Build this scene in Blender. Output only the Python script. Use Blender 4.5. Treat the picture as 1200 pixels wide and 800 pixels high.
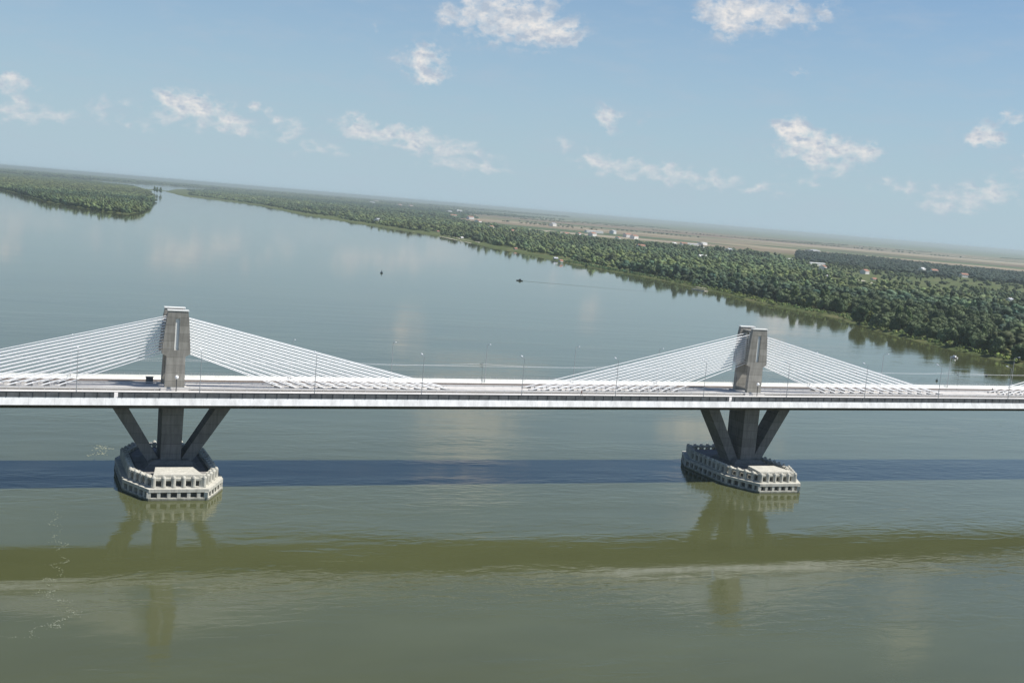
import bpy, bmesh, math, random
import numpy as np
from mathutils import Vector, Matrix
from bpy_extras.io_utils import unpack_list
R_=math.radians
for o in list(bpy.data.objects): bpy.data.objects.remove(o)
sc=bpy.context.scene
COL=sc.collection
SKY_AIR=1.0;SKY_DUST=1.2;SKY_OZ=2.2
SKY_TINT=(.51,.715,.89); HZ_COL=(3.85,5.0,5.75); CL_LO=(3.7,4.3,5.1); CL_HI=(7.0,6.75,6.5)
WAT_A=(.066,.073,.030); WAT_B=(.079,.088,.038)
W1=.080;W2=.008;W3=.05
PGAP=-15.6
HAZE_C=(.58,.67,.70); HAZE_D=6.2e-5
FOAM1=[(-30.4,-33),(-29.5,-50),(-29,-67.9),(-31,-80),(-33.8,-90.1),(-31,-96),(-29,-103.2),(-31,-108),(-33,-111.8),(-41.3,-116.8)]
FOAM2=[(-15.5,42),(-13,37),(-17,27)]
CAM=(-43.569,-335.598,79.885)
CAM_R=(0.922707, -0.37635, 0.083495)
CAM_U=(-0.036429, 0.130496, 0.990779)
CAM_F=(0.383776, 0.917241, -0.106699)
LENS=43.519
BANK=[(617.0, 319.0), (619.0, 340.0), (628.0, 371.0), (632.0, 407.0), (640.0, 441.0), (647.0, 474.0), (662.0, 542.0), (712.0, 661.0), (713.0, 708.0), (718.0, 785.0), (722.0, 824.0), (746.0, 915.0), (759.0, 982.0), (771.0, 1080.0), (786.0, 1177.0), (782.0, 1303.0), (795.0, 1509.0), (832.0, 1786.0), (831.0, 1901.0), (865.0, 2128.0), (902.0, 2417.0), (897.0, 2632.0), (891.0, 2878.0), (883.0, 3134.0), (870.0, 3418.0), (876.0, 3872.0), (966.0, 4922.0), (918.0, 5749.0), (800.0, 6133.0)]
ISLAND=[(-48.0, 4036.0), (-12.0, 3709.0), (59.0, 2883.0), (103.0, 2657.0), (144.0, 2490.0), (197.0, 2348.0), (245.0, 2579.0), (301.0, 2985.0), (424.0, 3994.0), (664.0, 6428.0), (841.0, 9307.0), (717.0, 9678.0), (585.0, 10619.0), (343.0, 11378.0)]
WOOD_A=[(622.0, 301.0), (618.0, 320.0), (637.0, 358.0), (650.0, 427.0), (664.0, 495.0), (682.0, 567.0), (737.0, 695.0), (740.0, 745.0), (747.0, 830.0), (771.0, 955.0), (780.0, 1018.0), (826.0, 1252.0), (820.0, 1378.0), (839.0, 1607.0), (888.0, 1921.0), (911.0, 2254.0), (943.0, 2779.0), (939.0, 3344.0), (958.0, 4177.0), (1016.0, 5187.0), (977.0, 6122.0), (918.0, 6791.0), (1515.0, 10302.0), (1686.0, 8925.0), (1884.0, 7611.0), (1812.0, 6502.0), (1855.0, 5676.0), (1847.0, 5124.0), (1840.0, 4654.0), (1757.0, 4061.0), (1707.0, 3550.0), (1789.0, 3384.0), (1882.0, 3198.0), (1875.0, 2968.0), (2066.0, 3082.0), (2120.0, 2968.0), (1960.0, 2593.0), (1700.0, 2071.0), (1314.0, 1367.0), (1209.0, 1081.0), (1158.0, 941.0), (1115.0, 822.0), (1092.0, 759.0)]
WOOD_B=[(2796.0, 3676.0), (3012.0, 3514.0), (2973.0, 3094.0), (3120.0, 2850.0), (3153.0, 2735.0), (2202.0, 1818.0), (2164.0, 1883.0), (2009.0, 1994.0), (1976.0, 2204.0), (2022.0, 2579.0)]
WOOD_C=[(2120.0, 2968.0), (2060.0, 2612.0), (1922.0, 2136.0), (1958.0, 1935.0), (2148.0, 1765.0), (1176.0, 827.0), (1179.0, 888.0), (1365.0, 1431.0), (1745.0, 2134.0), (2022.0, 2684.0)]
WOOD_D=[(1576.0, 1421.0), (1624.0, 1260.0), (1282.0, 930.0), (1275.0, 1101.0)]
TOWN=[(948.0, 7013.0), (1993.0, 13268.0), (2837.0, 15103.0), (4068.0, 14842.0), (3942.0, 11192.0), (2564.0, 6578.0), (1947.0, 5412.0), (1965.0, 6024.0), (1954.0, 7900.0), (1686.0, 8925.0)]
ROAD=[(1924.0, 2560.0), (1688.0, 2089.0), (1392.0, 1466.0), (1351.0, 1325.0), (1372.0, 1246.0), (1292.0, 1084.0), (1214.0, 923.0), (1192.0, 843.0)]
SAND=[(909.0, 2101.0), (910.0, 1985.0), (874.0, 1893.0), (849.0, 1948.0)]
HOUSES=[(4706.8, 16303.0, 'w', 440, 237), (3447.4, 12013.6, 'w', 436, 239), (3584.7, 11507.8, 'w', 468, 242), (3724.9, 11587.2, 'w', 481, 243), (3019.6, 8404.1, 'w', 526, 250), (3692.8, 10053.5, 'w', 538, 249), (2218.6, 6043.6, 'w', 531, 255), (2262.0, 5892.4, 'w', 551, 257), (1840.1, 4654.3, 'w', 560, 262), (1047.6, 3441.5, 'w', 443, 260), (1004.9, 2731.3, 'w', 513, 272), (923.2, 2321.6, 'w', 541, 279.5), (2698.4, 5783.0, 'w', 648, 265), (1879.2, 3722.8, 'w', 678, 276), (2351.9, 4566.4, 'L', 696, 273), (1951.9, 3759.5, 'w', 694, 277), (1748.3, 3548.7, 'w', 663, 276), (2532.1, 4740.1, 'w', 718, 274), (2297.4, 4145.7, 'w', 735, 278), (1924.4, 3499.5, 'r', 724, 281), (865.2, 1857.7, 'w', 604, 292.5), (804.5, 1534.9, 'g', 651, 304), (776.0, 1451.5, 'w', 657, 307), (2193.3, 3889.2, 'w', 743, 280), (1986.7, 3222.3, 'w', 789, 288), (2094.0, 3341.1, 'w', 801, 288), (2212.4, 3497.5, 'L', 809, 287.5), (2409.3, 3744.2, 'L', 823, 287), (1968.3, 3023.5, 'L', 820, 292), (1404.0, 2065.9, 'w', 823, 304), (2042.6, 2973.4, 'w', 854, 295), (1541.6, 2614.4, 'r', 751, 291), (1884.9, 2427.1, 'L', 924, 306), (1828.7, 2229.2, 'L', 956, 311), (1648.1, 1955.2, 'w', 964, 316), (1366.4, 1558.3, 'w', 969, 325), (1496.8, 1587.8, 'w', 1024, 328), (1698.0, 1872.6, 'w', 1013, 321), (3030.8, 3908.5, 'S', 952, 296), (2288.2, 2379.9, 'w', 1080, 318), (2262.6, 2302.9, 'w', 1094, 320), (1417.8, 1158.6, 'w', 1183, 352), (2203.6, 2125.4, 'w', 1129, 325), (1311.2, 4859.0, 'w', 405, 249), (1449.2, 3307.0, 'w', 600, 273), (1543.5, 3737.4, 'r', 575, 268)]
BIGTREES=[(654.0, 418.0), (676.0, 418.0), (686.0, 588.0), (797.0, 981.0), (629.0, 335.0), (668.0, 496.0), (813.0, 1227.0)]
BOATPTS=[(493.0, 940.0), (330.0, 930.0), (591.0, 361.0), (531.0, 263.0), (468.0, 236.0), (741.0, 961.0)]
POPLARS=[(710.0, 6613.0), (691.0, 6324.0), (701.0, 6258.0)]
CLOUDS=[(0.31, 3.56, 1.09, 0.34, 0.92), (0.24, 2.73, 1.36, 0.79, 0.69), (0.1, 2.11, 1.36, 0.46, 0.57), (4.01, 2.99, 0.76, 0.46, 0.57), (7.13, 3.46, 1.52, 0.62, 1.15), (7.97, 2.92, 2.18, 0.68, 0.69), (9.27, 2.63, 0.98, 0.51, 0.92), (10.72, 3.34, 0.54, 0.29, 0.69), (11.9, 2.65, 1.09, 0.51, 0.92), (14.73, 3.07, 1.09, 0.62, 0.8), (15.72, 2.78, 1.36, 0.51, 0.8), (18.05, 2.71, 1.36, 0.68, 0.57), (19.45, 2.33, 1.9, 0.62, 0.8), (17.66, 6.3, 1.31, 0.74, 1.15), (17.64, 5.54, 0.92, 0.46, 0.8), (18.78, 8.27, 0.99, 0.59, 0.8), (21.5, 8.21, 2.37, 1.28, 1.1), (23.65, 8.01, 1.48, 0.54, 0.95), (31.02, 9.25, 1.38, 0.99, 1.2), (33.43, 9.49, 2.72, 0.89, 1.1), (26.23, 4.43, 0.76, 0.74, 1.03), (27.85, 4.48, 0.39, 0.4, 0.57), (25.5, 2.56, 1.09, 0.51, 0.8), (26.78, 2.28, 1.36, 0.62, 0.92), (28.85, 2.14, 1.36, 0.56, 0.92), (31.18, 2.05, 1.63, 0.51, 0.8), (34.34, 4.49, 0.81, 0.74, 1.26), (35.62, 3.98, 1.52, 0.68, 1.26), (37.64, 3.71, 0.98, 0.46, 1.15), (35.4, 3.29, 2.18, 0.4, 0.57), (42.42, 4.71, 0.98, 0.68, 1.15), (43.44, 5.63, 0.81, 0.4, 0.8), (43.21, 2.41, 1.36, 0.68, 0.8), (41.71, 1.93, 1.63, 0.62, 0.63), (34.63, 7.04, 0.99, 0.3, 0.5), (35.32, 2.3, 1.63, 0.29, 0.57), (15.38, 7.5, 0.35, 0.35, 0.5), (20.8, 10.6, 3.0, 1.7, 1.5), (41.7, 16.4, 1.7, 2.2, 1.1), (33, 13.5, 3, 1.2, 0.9), (8, 15, 3, 1.3, 0.9), (-8, 12, 4, 1.5, 0.9), (55, 9, 4, 1.5, 1), (2.5, 2.3, 1.6, 0.4, 0.6), (13.2, 1.9, 1.8, 0.35, 0.6), (20.5, 1.7, 2.2, 0.35, 0.6), (33.5, 1.8, 1.5, 0.35, 0.6), (39.5, 2.4, 1.6, 0.4, 0.6), (24.2, 3.2, 0.7, 0.35, 0.6), (36.3, 2.9, 1.0, 0.4, 0.6), (5.6, 2.3, 1.3, 0.35, 0.55), (17.2, 2.9, 1.0, 0.45, 0.7), (44.5, 3.6, 1.2, 0.5, 0.6), (41, 1.6, 1.5, 0.35, 0.6), (10.4, 3.6, 0.5, 0.3, 0.6)]
HLAB=[
'tiny white house at the far left end of the distant town, by the horizon','white house just left of the first one in the distant town','white house in the distant town third from its left end','white house in the distant town above the left bank bend',
'white block on the hill at the right end of the distant town','white block touching the right side of the hilltop block','lower white house below the two hilltop blocks','white house with broad roof below right of the hilltop blocks','last white house of the town before the open fields',
'white house low in the trees below the distant town','pale riverside house in a clearing far along the bank','pale house right on the water above the sand beach',
'white house on the edge of the tan fields left of the village','white village house left of the long white warehouse','long white warehouse at the back of the middle village','white house directly in front of the long village warehouse','leftmost white house of the middle village','white house just right of the long village warehouse','white house at the right end of the middle village','red roofed house in front of the middle village, among the trees',
'small pale hut at the waterline right of the sand beach','grey roofed house near the water in the bank wood','small white hut right of the grey roofed house near the water',
'white house between the two villages at the field edge','white house left of the two long warehouses','small white house touching the left warehouse of the pair','left one of two long white warehouses in a row behind the wood','right one of two long white warehouses in a row behind the wood','big bright white warehouse in front of the pair of warehouses','white hut in the wood below the big white warehouse','pale house right of the big white warehouse, at the dark trees','red roofed houses at the edge of the wood between the villages',
'long low white barn at the left of the meadow behind the right pylon','long low white barn on the meadow, right of the other barn','small white house on the meadow edge below the second barn','bright white house alone in the wood below the barns','white house at the dirt road end on the meadow','small white house left of the dirt road end','large blue grey shed at the left end of the dark forest band','bright white house in the middle of the dark forest band','smaller white house right of the one in the dark forest band','white hut among the dark trees at the right edge','small white house on the meadow right of the dirt road end','white house nearest the water below the distant town','white house on the field edge above the sand beach','red roofed house on the field edge left of the middle village']
# ------------------------------------------------------------------ camera
cd=bpy.data.cameras.new('camera'); cam=bpy.data.objects.new('camera',cd); COL.objects.link(cam)
cd.sensor_fit='HORIZONTAL'; cd.sensor_width=36; cd.lens=LENS; cd.clip_start=1; cd.clip_end=200000
R=Vector(CAM_R);U=Vector(CAM_U);F=Vector(CAM_F)
m=Matrix((R,U,-F)).transposed().to_4x4(); m.translation=Vector(CAM); cam.matrix_world=m
sc.camera=cam
# ------------------------------------------------------------------ light
SUN=Vector((.60,-.29,1.0)).normalized()
elev=math.asin(SUN.z); azim=math.atan2(SUN.x,SUN.y)
sd=bpy.data.lights.new('sun','SUN'); sd.energy=5.0; sd.angle=R_(.5); sd.color=(1,.955,.89)
so=bpy.data.objects.new('sun',sd); COL.objects.link(so); so.rotation_euler=SUN.to_track_quat('Z','Y').to_euler(); so.location=(0,0,400)
sc.view_settings.view_transform='Standard'; sc.view_settings.look='None'
sc.view_settings.exposure=.30; sc.view_settings.gamma=1; sc.view_settings.use_curve_mapping=False
sc.render.resolution_x=1024; sc.render.resolution_y=682; sc.render.resolution_percentage=100
sc.render.engine='CYCLES'; sc.cycles.volume_bounces=1; sc.cycles.max_bounces=6
class N:   # tiny node helper
    def __init__(s,nt): s.nt=nt; nt.nodes.clear()
    def n(s,t,ins={},**kw):
        nd=s.nt.nodes.new(t)
        for k,v in kw.items(): setattr(nd,k,v)
        for k,v in ins.items(): s.set(nd,k,v)
        return nd
    def set(s,nd,k,v):
        if isinstance(v,bpy.types.NodeSocket): s.nt.links.new(v,nd.inputs[k])
        else: nd.inputs[k].default_value=v
    def m(s,op,a,b=None,c=None,clamp=False):
        nd=s.nt.nodes.new('ShaderNodeMath'); nd.operation=op; nd.use_clamp=clamp
        for i,v in enumerate((a,b,c)):
            if v is not None: s.set(nd,i,v)
        return nd.outputs[0]
    def mix(s,f,a,b,blend='MIX'):
        nd=s.nt.nodes.new('ShaderNodeMix'); nd.data_type='RGBA'; nd.blend_type=blend
        s.set(nd,0,f); s.set(nd,6,a); s.set(nd,7,b); return nd.outputs[2]
    def noise(s,vec,scale,detail=3,rough=.5,dist=0):
        nd=s.n('ShaderNodeTexNoise',{'Scale':scale,'Detail':detail,'Roughness':rough,'Distortion':dist})
        if vec is not None: s.set(nd,'Vector',vec)
        return nd.outputs[0]
    def ramp(s,f,stops,interp='LINEAR'):
        nd=s.nt.nodes.new('ShaderNodeValToRGB'); s.set(nd,0,f); cr=nd.color_ramp; cr.interpolation=interp
        while len(cr.elements)<len(stops): cr.elements.new(.5)
        for e,(p,c) in zip(cr.elements,stops): e.position=p; e.color=c if len(c)==4 else (*c,1)
        return nd.outputs[0]
    def mapr(s,v,a,b,c=0,d=1,smooth=True):
        nd=s.n('ShaderNodeMapRange',{0:v,1:a,2:b,3:c,4:d}); nd.interpolation_type='SMOOTHSTEP' if smooth else 'LINEAR'; return nd.outputs[0]
    def pos(s): return s.nt.nodes.new('ShaderNodeNewGeometry').outputs['Position']
    def scale(s,v,xyz,add=(0,0,0)):
        nd=s.n('ShaderNodeVectorMath',{0:v,1:xyz,2:add},operation='MULTIPLY_ADD'); return nd.outputs[0]
# world: daylight sky with fair weather clouds fixed to compass directions
w=bpy.data.worlds.new('World'); sc.world=w; w.use_nodes=True
g=N(w.node_tree)
sky=g.n('ShaderNodeTexSky'); sky.sky_type='NISHITA'; sky.sun_disc=False; sky.sun_elevation=elev; sky.sun_rotation=azim
sky.altitude=100; sky.air_density=SKY_AIR; sky.dust_density=SKY_DUST; sky.ozone_density=SKY_OZ
tc=g.n('ShaderNodeTexCoord').outputs['Generated']
nrm=g.n('ShaderNodeVectorMath',{0:tc},operation='NORMALIZE').outputs[0]
sp=g.n('ShaderNodeSeparateXYZ',{0:nrm})
az=g.m('MULTIPLY',g.m('ARCTAN2',sp.outputs[0],sp.outputs[1]),57.2958)
el=g.m('MULTIPLY',g.m('ARCSINE',sp.outputs[2]),57.2958)
ae=g.n('ShaderNodeCombineXYZ',{0:az,1:el}).outputs[0]
# wobble the coordinates for ragged outlines
wob=g.n('ShaderNodeTexNoise',{'Vector':ae,'Scale':1.1,'Detail':4,'Roughness':.6}).outputs['Color']
aew=g.n('ShaderNodeVectorMath',{0:wob,1:(1.5,1.0,0),2:ae},operation='MULTIPLY_ADD').outputs[0]
aew=g.n('ShaderNodeVectorMath',{0:aew,1:(.75,.5,0)},operation='SUBTRACT').outputs[0]
acc=None
for a,e,sa,se,I in CLOUDS:
    v=g.n('ShaderNodeVectorMath',{0:aew,1:(1.1/sa,1.12/se,0),2:(-1.1*a/sa,-1.12*e/se,0)},operation='MULTIPLY_ADD').outputs[0]
    d=g.n('ShaderNodeVectorMath',{0:v,1:v},operation='DOT_PRODUCT').outputs['Value']
    ex=g.m('EXPONENT',g.m('MULTIPLY',d,-1.0))
    acc=g.m('MULTIPLY',ex,I) if acc is None else g.m('MULTIPLY_ADD',ex,I,acc)
n1=g.noise(g.scale(ae,(1,1.4,0)),1.45,8,.56)
n2=g.noise(g.scale(ae,(1,1.5,0),(.12,-.2,0)),1.45,8,.56)
# high scattered cumulus well above the frame (seen only in the water)
pz=g.m('MAXIMUM',sp.outputs[2],.03)
fl=g.n('ShaderNodeCombineXYZ',{0:g.m('DIVIDE',sp.outputs[0],pz),1:g.m('DIVIDE',sp.outputs[1],pz)}).outputs[0]
hn=g.noise(fl,.9,5,.55)
high=g.m('MULTIPLY',g.mapr(hn,.62,.8),g.mapr(el,20,30))
dens=g.m('ADD',g.m('MULTIPLY',acc,1.0),g.m('MULTIPLY',high,1.2))
cm=g.m('SUBTRACT',g.m('ADD',dens,g.m('MULTIPLY',g.m('SUBTRACT',n1,.5),3.4)),.33)
cmask=g.m('MULTIPLY',g.mapr(cm,-.16,1.15),g.mapr(dens,.03,.5))
cmask=g.m('MULTIPLY',cmask,g.mapr(el,.8,5,.66,.97))
relief=g.m('MULTIPLY_ADD',g.m('SUBTRACT',n2,n1),3.2,.55,clamp=True)
relief=g.m('MULTIPLY',relief,g.mapr(cm,.05,.5,.8,1.05))
ccol=g.mix(relief,(*CL_LO,1),(*CL_HI,1))
skc=g.mix(1,sky.outputs[0],(*SKY_TINT,1),'MULTIPLY')
hz=g.mix(g.mapr(el,0,15,.88,.05,False),skc,(*HZ_COL,1))
wisps=g.m('MULTIPLY',g.mapr(g.noise(g.scale(ae,(1,3.2,0)),.35,5,.6),.42,.75,0,.22),1.0)
hz=g.mix(wisps,hz,(*CL_LO,1))
fin=g.mix(cmask,hz,ccol)
zd_=g.mapr(el,14,45,1,.62); fin=g.mix(1,fin,g.n('ShaderNodeCombineColor',{0:zd_,1:zd_,2:g.m('POWER',zd_,.7)}).outputs[0],'MULTIPLY')
bg=g.n('ShaderNodeBackground',{'Color':fin,'Strength':.1}); out=g.n('ShaderNodeOutputWorld',{'Surface':bg.outputs[0]})

# ------------------------------------------------------------------ helpers
def mat(name,rough=.7,spec=.3,metal=0):
    m=bpy.data.materials.new(name); m.use_nodes=True; g=N(m.node_tree)
    b=g.n('ShaderNodeBsdfPrincipled',{'Roughness':rough,'Metallic':metal,'Specular IOR Level':spec})
    g.n('ShaderNodeOutputMaterial',{'Surface':b.outputs[0]}); g.b=b; return m,g
def simple(name,c,rough=.7,var=.15,scale=1.0,metal=0,streak=None):
    m,g=mat(name,rough,metal=metal); P=g.pos()
    n=g.noise(P,scale,4,.6)
    f=g.mapr(n,.3,.7,1-var,1+var,False)
    col=g.mix(1,(*c,1),g.n('ShaderNodeCombineColor',{0:f,1:f,2:f}).outputs[0],'MULTIPLY')
    if streak:
        s=g.noise(g.scale(P,(1.2,1.2,.12)),1.3,4,.65); f2=g.mapr(s,.38,.68,1,1-streak)
        col=g.mix(1,col,g.n('ShaderNodeCombineColor',{0:f2,1:f2,2:g.m('MULTIPLY',f2,.97)}).outputs[0],'MULTIPLY')
    g.set(g.b,'Base Color',col); return m
M={}
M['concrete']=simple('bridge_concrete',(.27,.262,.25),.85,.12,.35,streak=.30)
M['soffit']=simple('shade_toned_soffit_concrete',(.10,.098,.092),.9,.15,.35,streak=.2)  # darker than the other concrete: shade under the deck is put into the colour
M['pier']=simple('pier_concrete',(.17,.168,.165),.85,.15,.35,streak=.35)
M['fender']=simple('fender_concrete',(.54,.525,.47),.8,.14,.6,streak=.22)
M['fender_core']=simple('fender_shade_concrete',(.17,.165,.15),.9,.2,.5,streak=.3)  # darker copy of the fender concrete, shade of the openings in its colour
M['capfloor']=simple('cap_floor_concrete',(.22,.21,.20),.9,.25,.4)
M['white']=simple('white_painted_concrete',(.84,.84,.82),.6,.04,.25,streak=.08)
M['road']=simple('pale_new_asphalt',(.54,.53,.51),.85,.10,.12)
M['slab']=simple('track_slab_concrete',(.52,.50,.47),.85,.14,.3)
M['paint']=simple('road_paint',(.8,.8,.78),.6,.04,1)
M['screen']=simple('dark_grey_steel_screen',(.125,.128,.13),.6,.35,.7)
M['railgrey']=simple('pale_zinc_rail',(.52,.52,.51),.6,.06,2)
M['steel']=simple('galvanised_steel',(.42,.43,.44),.45,.1,2,metal=.4)
M['rust']=simple('rail_steel',(.13,.09,.07),.6,.2,2)
M['dark']=simple('dark_steel',(.05,.052,.055),.5,.1,2)
M['cable']=simple('white_cable_sheath',(.86,.87,.87),.45,.03,.5)
M['lamp']=simple('lamp_lens_white',(.85,.86,.86),.3,.02,2)
M['bark']=simple('bark',(.09,.07,.05),.9,.2,2)
M['sand']=simple('pale_river_sand',(.50,.46,.38),.95,.15,.05)
M['dirt']=simple('dirt_road',(.42,.38,.30),.95,.15,.05)
M['foam']=simple('river_foam',(.36,.38,.29),.9,.1,2)
M['wallw']=simple('white_render',(.72,.70,.66),.8,.06,.2)
M['wallg']=simple('grey_render',(.42,.42,.42),.8,.06,.2)
M['roofr']=simple('red_tile_roof',(.33,.17,.12),.85,.15,.3)
M['roofg']=simple('grey_sheet_roof',(.40,.42,.45),.6,.08,.2)
M['rooflight']=simple('pale_sheet_roof',(.68,.68,.66),.6,.05,.2)
M['glass']=simple('window_glass',(.05,.06,.07),.15,.05,.2)
M['red']=simple('red_paint',(.42,.05,.04),.5,.05,2)
M['hull']=simple('dark_hull',(.05,.07,.08),.4,.05,2)
M['boatw']=simple('white_gelcoat',(.8,.8,.78),.35,.03,2)
M['skin']=simple('skin',(.45,.28,.2),.6,.05,2)
M['cloth']=simple('dark_clothes',(.04,.042,.055),.9,.1,4)
M['clothr']=simple('rust_red_jacket',(.16,.045,.035),.9,.1,4)
M['hair']=simple('dark_hair',(.02,.015,.012),.7,.1,4)
def lifts(name,c,rough,dz):
    m=simple(name,c,rough,.12,.35,streak=.25); nt=m.node_tree; bs=[n for n in nt.nodes if n.type=='BSDF_PRINCIPLED'][0]
    g=N.__new__(N); g.nt=nt; src=bs.inputs['Base Color'].links[0].from_socket
    z=g.n('ShaderNodeSeparateXYZ',{0:g.pos()}).outputs[2]; q=g.m('DIVIDE',z,dz); fr=g.m('FRACT',q)
    ln=g.m('LESS_THAN',fr,.05); wn=g.n('ShaderNodeTexWhiteNoise',{'W':g.m('FLOOR',q)},noise_dimensions='1D').outputs[0]
    f=g.m('MULTIPLY',g.mapr(wn,0,1,.88,1.1,False),g.m('MULTIPLY_ADD',ln,-.35,1.0))
    g.set(bs,'Base Color',g.mix(1,src,g.n('ShaderNodeCombineColor',{0:f,1:f,2:f}).outputs[0],'MULTIPLY')); return m
M['legc']=lifts('pylon_concrete',(.32,.305,.275),.85,2.1); M['pier']=lifts('pier_concrete_lifts',(.20,.197,.19),.85,2.6)
def algae(m):
    bs=[n for n in m.node_tree.nodes if n.type=='BSDF_PRINCIPLED'][0]; g=N.__new__(N); g.nt=m.node_tree; src=bs.inputs['Base Color'].links[0].from_socket
    P=g.pos(); z=g.n('ShaderNodeSeparateXYZ',{0:P}).outputs[2]; zz=g.m('ADD',z,g.m('MULTIPLY',g.noise(P,.8,4,.6),-1.0))
    g.set(bs,'Base Color',g.mix(g.mapr(zz,-.45,.35,.85,0),src,(.075,.08,.045,1)))
    st=g.noise(g.scale(P,(1.5,1.5,.25)),1.1,4,.7); src=bs.inputs['Base Color'].links[0].from_socket
    g.set(bs,'Base Color',g.mix(g.mapr(st,.55,.75,0,.5),src,(.19,.18,.15,1)))
algae(M['fender']); algae(M['fender_core'])
# edge beam: white with panel joints every 6 m
m,g=mat('edge_beam_white',.6); P=g.pos(); sx=g.n('ShaderNodeSeparateXYZ',{0:P}).outputs[0]
fr=g.m('FRACT',g.m('DIVIDE',sx,6.0)); j=g.m('LESS_THAN',fr,.012)
n=g.noise(g.scale(P,(1,1,.2)),.5,5,.65); f=g.mapr(n,.3,.75,1.04,.74)
dr=g.noise(g.scale(P,(2.2,.2,.10)),1,4,.7); c=g.mix(1,g.mix(g.mapr(dr,.60,.78,0,.35),(.78,.785,.77,1),(.40,.38,.33,1)),g.n('ShaderNodeCombineColor',{0:f,1:f,2:f}).outputs[0],'MULTIPLY')
g.set(g.b,'Base Color',g.mix(g.m('MULTIPLY',j,.45),c,(.3,.3,.3,1))); M['edge']=m
# foliage with per tree tint attribute
def foliage(name,base,trans=False):
    m,g=mat(name,.75,.25); at=g.n('ShaderNodeAttribute',attribute_name='tint')
    oi=g.nt.nodes.new('ShaderNodeObjectInfo').outputs['Random']
    n=g.noise(g.pos(),.5,3,.6)
    c=g.mix(1,(*base,1),at.outputs['Color'],'MULTIPLY')
    f=g.mapr(n,.3,.7,.6,1.45,False); f=g.m('MULTIPLY',f,g.mapr(oi,0,1,.85,1.15,False))
    c=g.mix(1,c,g.n('ShaderNodeCombineColor',{0:f,1:f,2:f}).outputs[0],'MULTIPLY')
    g.set(g.b,'Base Color',c); return m
M['leaf']=foliage('foliage',(.078,.106,.042))
class MB:
    def __init__(s): s.v=[];s.f=[];s.mi=[]
    def add(s,vs,fs,mi=0):
        o=len(s.v); s.v+=[tuple(v) for v in vs]; s.f+=[tuple(i+o for i in f) for f in fs]; s.mi+=[mi]*len(fs)
    def box(s,x0,x1,y0,y1,z0,z1,mi=0,sh=0):
        # sh: z shear along x
        vs=[(x,y,z+sh*x) for z in (z0,z1) for y in (y0,y1) for x in (x0,x1)]
        s.add(vs,[(0,2,3,1),(4,5,7,6),(0,1,5,4),(2,6,7,3),(0,4,6,2),(1,3,7,5)],mi)
    def hexa(s,b,t,mi=0):   # loops bottom/top (same count, ccw from above)
        n=len(b); s.add(list(b)+list(t),[tuple(range(n-1,-1,-1)),tuple(range(n,2*n))]+[(i,(i+1)%n,n+(i+1)%n,n+i) for i in range(n)],mi)
    def tube(s,a,b,r0,r1=None,n=6,mi=0,cap=True):
        a=Vector(a);b=Vector(b);r1=r0 if r1 is None else r1
        d=(b-a).normalized(); u=d.orthogonal().normalized(); w=d.cross(u)
        vs=[]
        for p,r in((a,r0),(b,r1)):
            for i in range(n):
                t=2*math.pi*i/n; vs.append(p+(u*math.cos(t)+w*math.sin(t))*r)
        fs=[(i,(i+1)%n,n+(i+1)%n,n+i) for i in range(n)]
        if cap: fs+=[tuple(range(n-1,-1,-1)),tuple(range(n,2*n))]
        s.add(vs,fs,mi)
    def beam(s,a,b,w,h,mi=0,up=(0,0,1)):
        a=Vector(a);b=Vector(b); d=(b-a).normalized(); u=d.cross(Vector(up)).normalized(); v=u.cross(d)
        vs=[p+u*w/2*i+v*h/2*j for p in(a,b) for i,j in((-1,-1),(1,-1),(1,1),(-1,1))]
        s.add(vs,[(3,2,1,0),(4,5,6,7),(0,1,5,4),(1,2,6,5),(2,3,7,6),(3,0,4,7)],mi)
    def profile(s,pts,x0,x1,sh,mi=0,step=None):   # extrude closed y,z profile along x
        n=len(pts); vs=[(x,y,z+sh*x) for x in(x0,x1) for y,z in pts]
        s.add(vs,[tuple(range(n)),tuple(range(2*n-1,n-1,-1))]+[((i+1)%n,i,n+i,n+(i+1)%n) for i in range(n)],mi)
    def build(s,name,mats,parent=None,loc=None,smooth=False):
        me=bpy.data.meshes.new(name); me.from_pydata(s.v,[],s.f); 
        if not isinstance(mats,(list,tuple)): mats=[mats]
        for m in mats: me.materials.append(M[m] if isinstance(m,str) else m)
        me.polygons.foreach_set('material_index',s.mi)
        if smooth: me.polygons.foreach_set('use_smooth',[True]*len(s.f))
        bm=bmesh.new(); bm.from_mesh(me); bmesh.ops.recalc_face_normals(bm,faces=bm.faces); bm.to_mesh(me); bm.free()
        me.update(); o=bpy.data.objects.new(name,me); COL.objects.link(o)
        if parent: o.parent=parent
        if loc: o.location=loc
        return o
def tag(o,label=None,cat=None,group=None,kind=None):
    if label:o['label']=label
    if cat:o['category']=cat
    if group:o['group']=group
    if kind:o['kind']=kind
    return o
def empty(name,loc=(0,0,0),parent=None,rz=0):
    o=bpy.data.objects.new(name,None); o.location=loc; o.rotation_euler=(0,0,rz); o.empty_display_size=.5; COL.objects.link(o)
    if parent:o.parent=parent
    return o
def copy_tree(o,parent=None):
    c=o.copy(); COL.objects.link(c)
    if parent: c.parent=parent
    for ch in o.children: copy_tree(ch,c)
    return c
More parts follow.
